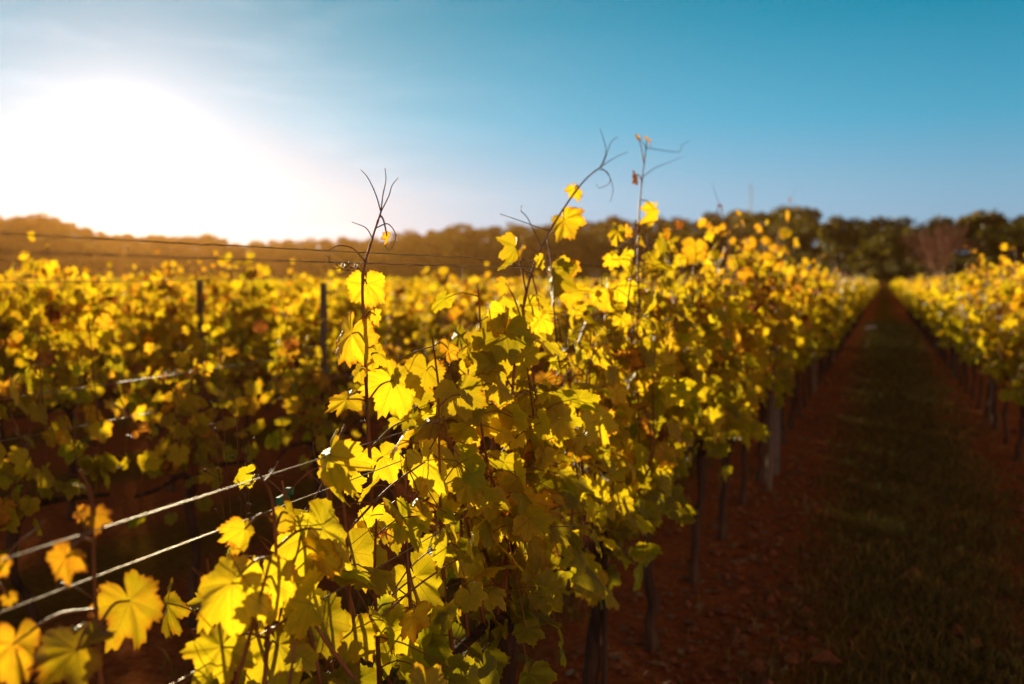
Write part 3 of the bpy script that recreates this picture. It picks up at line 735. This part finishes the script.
# ------------------------------------------------------------------ ground cover
rgz = np.random.default_rng(9)
def blades(n, xr, yr, hgt, hue, nm, m, label):
    y = yr[0] * (yr[1] / yr[0]) ** rgz.random(n); x = rgz.normal((xr[0] + xr[1]) / 2, (xr[1] - xr[0]) / 3.2, n)
    pat = np.sin(x * 5 + np.sin(y * 2.3) * 2) * np.cos(y * 3.1 + x * 2) ; keep = pat + rgz.normal(0, .6, n) > -.5
    x, y = x[keep], y[keep]; n = len(x)
    z = micro(x, y); c = np.stack([x, y, z - .003], -1)
    h = rgz.uniform(*hgt, n) * (1 + y * .03); a = rgz.uniform(0, 6.28, n); wd = .0022 * (1 + y * .12)
    side = np.stack([np.cos(a), np.sin(a), 0 * a], -1) * wd[:, None]; ln = rgz.normal(0, .55, (n, 2))
    m1 = c + np.stack([ln[:, 0] * h * .3, ln[:, 1] * h * .3, h * .6], -1); tp = c + np.stack([ln[:, 0] * h, ln[:, 1] * h, h * .95], -1)
    v = np.stack([c - side, c + side, m1 + side * .8, m1 - side * .8, tp], 1).reshape(-1, 3); i = np.arange(n)[:, None] * 5
    r = np.zeros((n, 4)); r[:, 0] = np.clip(rgz.normal(hue, .22, n), 0, 1); r[:, 1] = rgz.random(n); r[:, 3] = 1
    b = Buf(); b.add(v, [i + np.array([0, 1, 2, 3]), i + np.array([3, 2, 4])], None, np.repeat(r, 5, 0))
    return tag(b.build(nm, m, smooth=False), label, 'grass', kind='stuff')
blades(70000, (-.22, .78), (1.4, 40), (.025, .07), .35, 'alley_grass', M_grass, 'short dull green grass strip down the middle of the path')
blades(26000, (-2.3, -1.35), (.6, 20), (.03, .11), .4, 'alley_grass', M_grass, 'dark grass growing between the near row and the second row')
# fallen leaves and straw on the soil
b = Buf()
for q in range(900):
    y = 1.2 * (26 / 1.2) ** rgz.random(); x = X1 + rgz.normal(.12, .30) if rgz.random() < .8 else XR - abs(rgz.normal(0, .25))
    z = float(micro(np.array(x), np.array(y))) + .006
    add_leaf(b, np.array((x, y, z)), (rgz.normal(), rgz.normal(), .1), (rgz.normal(0, .3), rgz.normal(0, .3), 1), rgz.uniform(.02, .05), rgz.random(), 'mid', rgz)
tag(b.build('fallen_leaves', M_dry), 'dry brown leaves scattered over the red soil under the vines', 'leaf litter', kind='stuff')
b = Buf()
for q in range(700):
    y = 1.2 * (16 / 1.2) ** rgz.random(); x = X1 + rgz.normal(.35, .32); a = rgz.uniform(0, 3.14); L = rgz.uniform(.03, .13)
    z = float(micro(np.array(x), np.array(y))) + .006; d = np.array((math.cos(a), math.sin(a), rgz.normal(0, .06))) * L / 2
    c = np.array((x, y, z)); tube(b, [c - d, c + (0, 0, .006), c + d], .0014, 4)
tag(b.build('straw_litter', M_cane), 'dry cane bits and straw strewn on the red soil', 'straw', kind='stuff')
# clods
b = Buf()
ico = np.array([(0, 0, 1), (.9, 0, .3), (.3, .85, .3), (-.7, .5, .35), (-.7, -.5, .3), (.3, -.9, .35), (0, 0, -.6)])
icf = np.array([(0, 1, 2), (0, 2, 3), (0, 3, 4), (0, 4, 5), (0, 5, 1), (6, 2, 1), (6, 3, 2), (6, 4, 3), (6, 5, 4), (6, 1, 5)])
for q in range(5000):
    y = 1.0 * 22 ** rgz.random(); x = X1 + rgz.normal(.35, .36) if rgz.random() < .75 else XR - .35 + rgz.normal(0, .3)
    s_ = rgz.gamma(2.0, .006) + .004
    b.add(ico * s_ * rgz.uniform(.7, 1.3, 3) * (1 + rgz.normal(0, .15, ico.shape)) + (x, y, float(micro(np.array(x), np.array(y)))), [icf])
M_clod = surf('soil_clod', [(.3, (.10, .03, .009)), (.7, (.20, .065, .02))], 30, .95, .6)
tag(b.build('soil_clods', M_clod, smooth=False), 'crumbly red soil clods under the near row', 'soil', kind='stuff')
# pale stone beside the path
d = ray(871, 329); t = -H / d.z; sx_, sy_ = d.x * t, d.y * t
b = Buf(); th = np.linspace(0, 2 * math.pi, 12, endpoint=False)
rs = np.random.default_rng(4)
v = [(0, 0, .10)] + [(.17 * math.cos(a) * rs.uniform(.85, 1.1), .12 * math.sin(a) * rs.uniform(.85, 1.1), .075) for a in th] + [(.23 * math.cos(a) * rs.uniform(.9, 1.1), .16 * math.sin(a), -.02) for a in th]
f1 = [(0, 1 + i, 1 + (i + 1) % 12) for i in range(12)]; f2 = [(1 + i, 13 + i, 13 + (i + 1) % 12, 1 + (i + 1) % 12) for i in range(12)]
b.add(v, [np.array(f1), np.array(f2)]); o = b.build('pale_stone', M_white); o.location = (sx_, sy_, 0)
tag(o, 'small white stone lying on the red soil edge of the path far ahead', 'stone')
# wild weed stalk between the first two rows
wr = empty('weed', (P(250, 560, -1.45)[0], P(250, 560, -1.45)[1], 0)); wy = wr.location.y
b = Buf(); bd = Buf(); r_ = np.random.default_rng(21)
for q in range(5):
    topz = 1.05 + r_.uniform(0, .18); dx, dy = r_.normal(0, .03), r_.normal(0, .06)
    p = spline([(0, 0, 0), (dx * .3, dy * .3, .5), (dx, dy, topz)], 16); tube(b, p, np.linspace(.0028, .0010, 16), 5)
    for z in np.arange(.55, topz, .06):
        c = p[min(15, int(z / topz * 15))]; d_ = np.array((r_.normal(0, .03), r_.normal(0, .04), .035)); tube(b, [c, c + d_ * .6, c + d_], .0009, 4)
        bd = Buf(); bd.add(ico * .007 * r_.uniform(.7, 1.3) + c + d_, [icf]); bd.build('seed_head', M_tendril, wr)
b.build('stem', M_tendril, wr)
tag(wr, 'thin dried weed with small seed heads standing between the first two rows', 'weed')

# ------------------------------------------------------------------ wooded hill
def crown(rng, rad, hgt, z0, n, fs):
    lob = []
    for q in range(rng.integers(7, 11)):
        a = rng.uniform(0, 6.28); rr_ = rng.uniform(0, .62) * rad; z = z0 + hgt * rng.uniform(.10, .85)
        lob.append((rr_ * math.cos(a), rr_ * math.sin(a), z, rad * rng.uniform(.34, .58), rng.uniform(0, 1)))
    b = Buf(); C_, U_ = [], []; hv = []
    per = n // len(lob)
    for (x, y, z, r_, hh) in lob:
        dv = rng.normal(size=(per, 3)); dv /= np.linalg.norm(dv, axis=1)[:, None]
        rr_ = r_ * rng.uniform(.55, 1.08, per)[:, None]; C_.append(np.array((x, y, z)) + dv * rr_ * (1, 1, .8)); hv.append(np.clip(rng.normal(.25 + .3 * hh, .16, per), 0, 1))
    C_ = np.concatenate(C_); hv = np.concatenate(hv); m = len(C_)
    u = rng.normal(size=(m, 3)); u /= np.linalg.norm(u, axis=1)[:, None]; w = np.cross(u, rng.normal(size=(m, 3))); w /= np.linalg.norm(w, axis=1)[:, None]
    s_ = fs * rng.uniform(.6, 1.4, m)[:, None]
    v = np.stack([C_ - u * s_, C_ + w * s_ * .7, C_ + u * s_, C_ - w * s_ * .7], 1).reshape(-1, 3)
    r = np.zeros((m, 4)); r[:, 0] = hv; r[:, 1] = rng.random(m); r[:, 3] = 1; i = np.arange(m)[:, None] * 4
    b.add(v, [i + np.array([0, 1, 2, 3])], None, np.repeat(r, 4, 0))
    return b, lob
def make_tree(seed, h):
    r_ = np.random.default_rng(seed); root = empty('broadleaf_tree', (0, 0, 0))
    cb, lob = crown(r_, h * .46, h * .92, h * .02, 1700, .27)
    tb = Buf(); tube(tb, [(0, 0, -.5), (0, 0, h * .2), (r_.normal(0, .1), r_.normal(0, .1), h * .45), (0, 0, h * .75)], [.24, .19, .13, .04], 8)
    for (x, y, z, q, _) in lob[:6]: tube(tb, [(0, 0, h * .22), (x * .5, y * .5, (h * .25 + z) / 2), (x, y, z)], [.10, .07, .02], 5)
    tb.build('trunk', M_trunk, root); cb.build('crown', M_tree, root, smooth=False)
    return root
protos = [make_tree(800 + q, 8.0) for q in range(6)]; usedp = set()
rt = np.random.default_rng(31)
spots = []
for frac, stp in ((1.0, 17), (.93, 20), (.86, 22), (.79, 24), (.72, 26), (.66, 30)):
    px = -60 + rt.uniform(0, stp)
    while px < 800:
        spots.append((px + rt.uniform(-4, 4), frac * rt.uniform(.98, 1.01), 'L')); px += stp * rt.uniform(.8, 1.25)
for frac, stp in ((1.0, 30), (.84, 32), (.70, 40)):
    px = 800
    while px < 1090:
        spots.append((px + rt.uniform(-6, 6), frac, 'R')); px += stp * rt.uniform(.8, 1.2)
for frac, stp in ((.60, 17), (.64, 21)):
    px = 770
    while px < 1090: spots.append((px, frac, 'S')); px += stp * rt.uniform(.8, 1.2)
print('trees', len(spots))
for px, fr, sd_ in spots:
    az = px_az(px); D, hr = ridge(np.array(az)); D = float(D) * fr; x, y = D * math.sin(az), D * math.cos(az)
    src = protos[rt.integers(6)]
    o = src if src.name not in usedp else copy_tree(src); usedp.add(src.name)
    th = float(np.interp(px, RX, TH)) * rt.uniform(.80, 1.10) * (1.0 if fr > .9 else .92)
    if sd_ == 'R' and 905 < px < 960 and fr < .8: th *= .6
    if sd_ == 'S': th *= .36
    k_ = th / 8.0; o.location = (x, y, float(height(np.array(x), np.array(y))) - .1); o.scale = (k_ * rt.uniform(1.1, 1.6), k_ * rt.uniform(1.1, 1.6), k_)
    o.rotation_euler = (0, 0, rt.uniform(0, 6.28))
    if sd_ == 'L':
        if fr > .9: tag(o, 'dark rounded tree on the skyline ridge left of the path end', 'tree', 'trees on the ridge skyline')
        else: tag(o, 'olive tree on the hillside slope below the skyline', 'tree', 'trees on the hillside')
    elif sd_ == 'S': tag(o, 'low dark bushy tree at the foot of the tall belt beyond the path', 'tree', 'low trees at the foot of the belt')
    else: tag(o, 'large dark tree in the tall belt at the far end of the path', 'tree', 'trees of the belt beyond the path')
# bare tree
def bare(root, rng):
    b = Buf()
    tube(b, [(0, 0, -.3), (0, 0, .7), (.05, 0, 1.4)], [.22, .17, .14], 8); root_b = b
    b2 = Buf()
    def grow(p, d, L, r, dep):
        e = p + d * L; mid = (p + e) / 2 + rng.normal(0, L * .05, 3); tube(b2, [p, mid, e], [r, r * .8, r * .6], 5, cap=False)
        if dep == 0: return
        for q in range(3 if dep > 1 else 4):
            nd_ = unit(d + rng.normal(0, .38, 3) + (0, 0, .12)); grow(p + d * L * rng.uniform(.55, 1), nd_, L * rng.uniform(.62, .82), r * .6, dep - 1)
    for q in range(8):
        a = q * .785 + rng.uniform(-.2, .2); grow(np.array((.05, 0, 1.1 + .04 * q)), unit((math.cos(a) * .62, math.sin(a) * .62, 1)), rng.uniform(1.7, 2.3), .09, 4)
    b.build('trunk', M_bare, root); b2.build('branches', M_bare, root)
az = px_az(936); D = 123; bt = empty('bare_tree', (D * math.sin(az), D * math.cos(az), 0)); bare(bt, np.random.default_rng(8)); bt.scale = (1.0, 1.0, 1.35)
tag(bt, 'leafless reddish tree with spreading branches in front of the dark tree belt', 'tree')
# mast on the ridge
az = px_az(749); D = 330; x, y = D * math.sin(az), D * math.cos(az); ms = empty('radio_mast', (x, y, float(height(np.array(x), np.array(y)))))
b = Buf(); Hm = (283 - 188) / FPX * D + H - ms.location.z
for q in range(3): a = q * 2.094; tube(b, [(.45 * math.cos(a), .45 * math.sin(a), 0), (.25 * math.cos(a), .25 * math.sin(a), Hm)], .07, 5)
for z in np.arange(1, Hm - 1, 1.2):
    for q in range(3):
        a, a2 = q * 2.094, (q + 1) * 2.094; tube(b, [(.42 * math.cos(a), .42 * math.sin(a), z), (.40 * math.cos(a2), .40 * math.sin(a2), z + 1.2)], .035, 4)
b.build('lattice', M_mast, ms); b = Buf(); tube(b, [(0, 0, Hm - 1.5), (0, 0, Hm + 1.8)], .05, 5); b.build('antenna', M_mast, ms)
tag(ms, 'thin grey mast rising above the wooded skyline', 'mast')

# ------------------------------------------------------------------ haze
HAZE = 1
if HAZE:
    m, t = mat('evening_haze'); pv = nd(t, 'ShaderNodeVolumePrincipled'); pv.inputs['Color'].default_value = (1.0, .46, .12, 1)
    pv.inputs['Density'].default_value = .00012; pv.inputs['Anisotropy'].default_value = .70
    o = nd(t, 'ShaderNodeOutputMaterial'); t.links.new(pv.outputs[0], o.inputs['Volume'])
    b = Buf(); box(b, (-40, 190, 24), (760, 660, 52)); tag(b.build('haze', m, smooth=False), 'warm golden evening haze over the vineyard and hill', 'haze', kind='stuff')
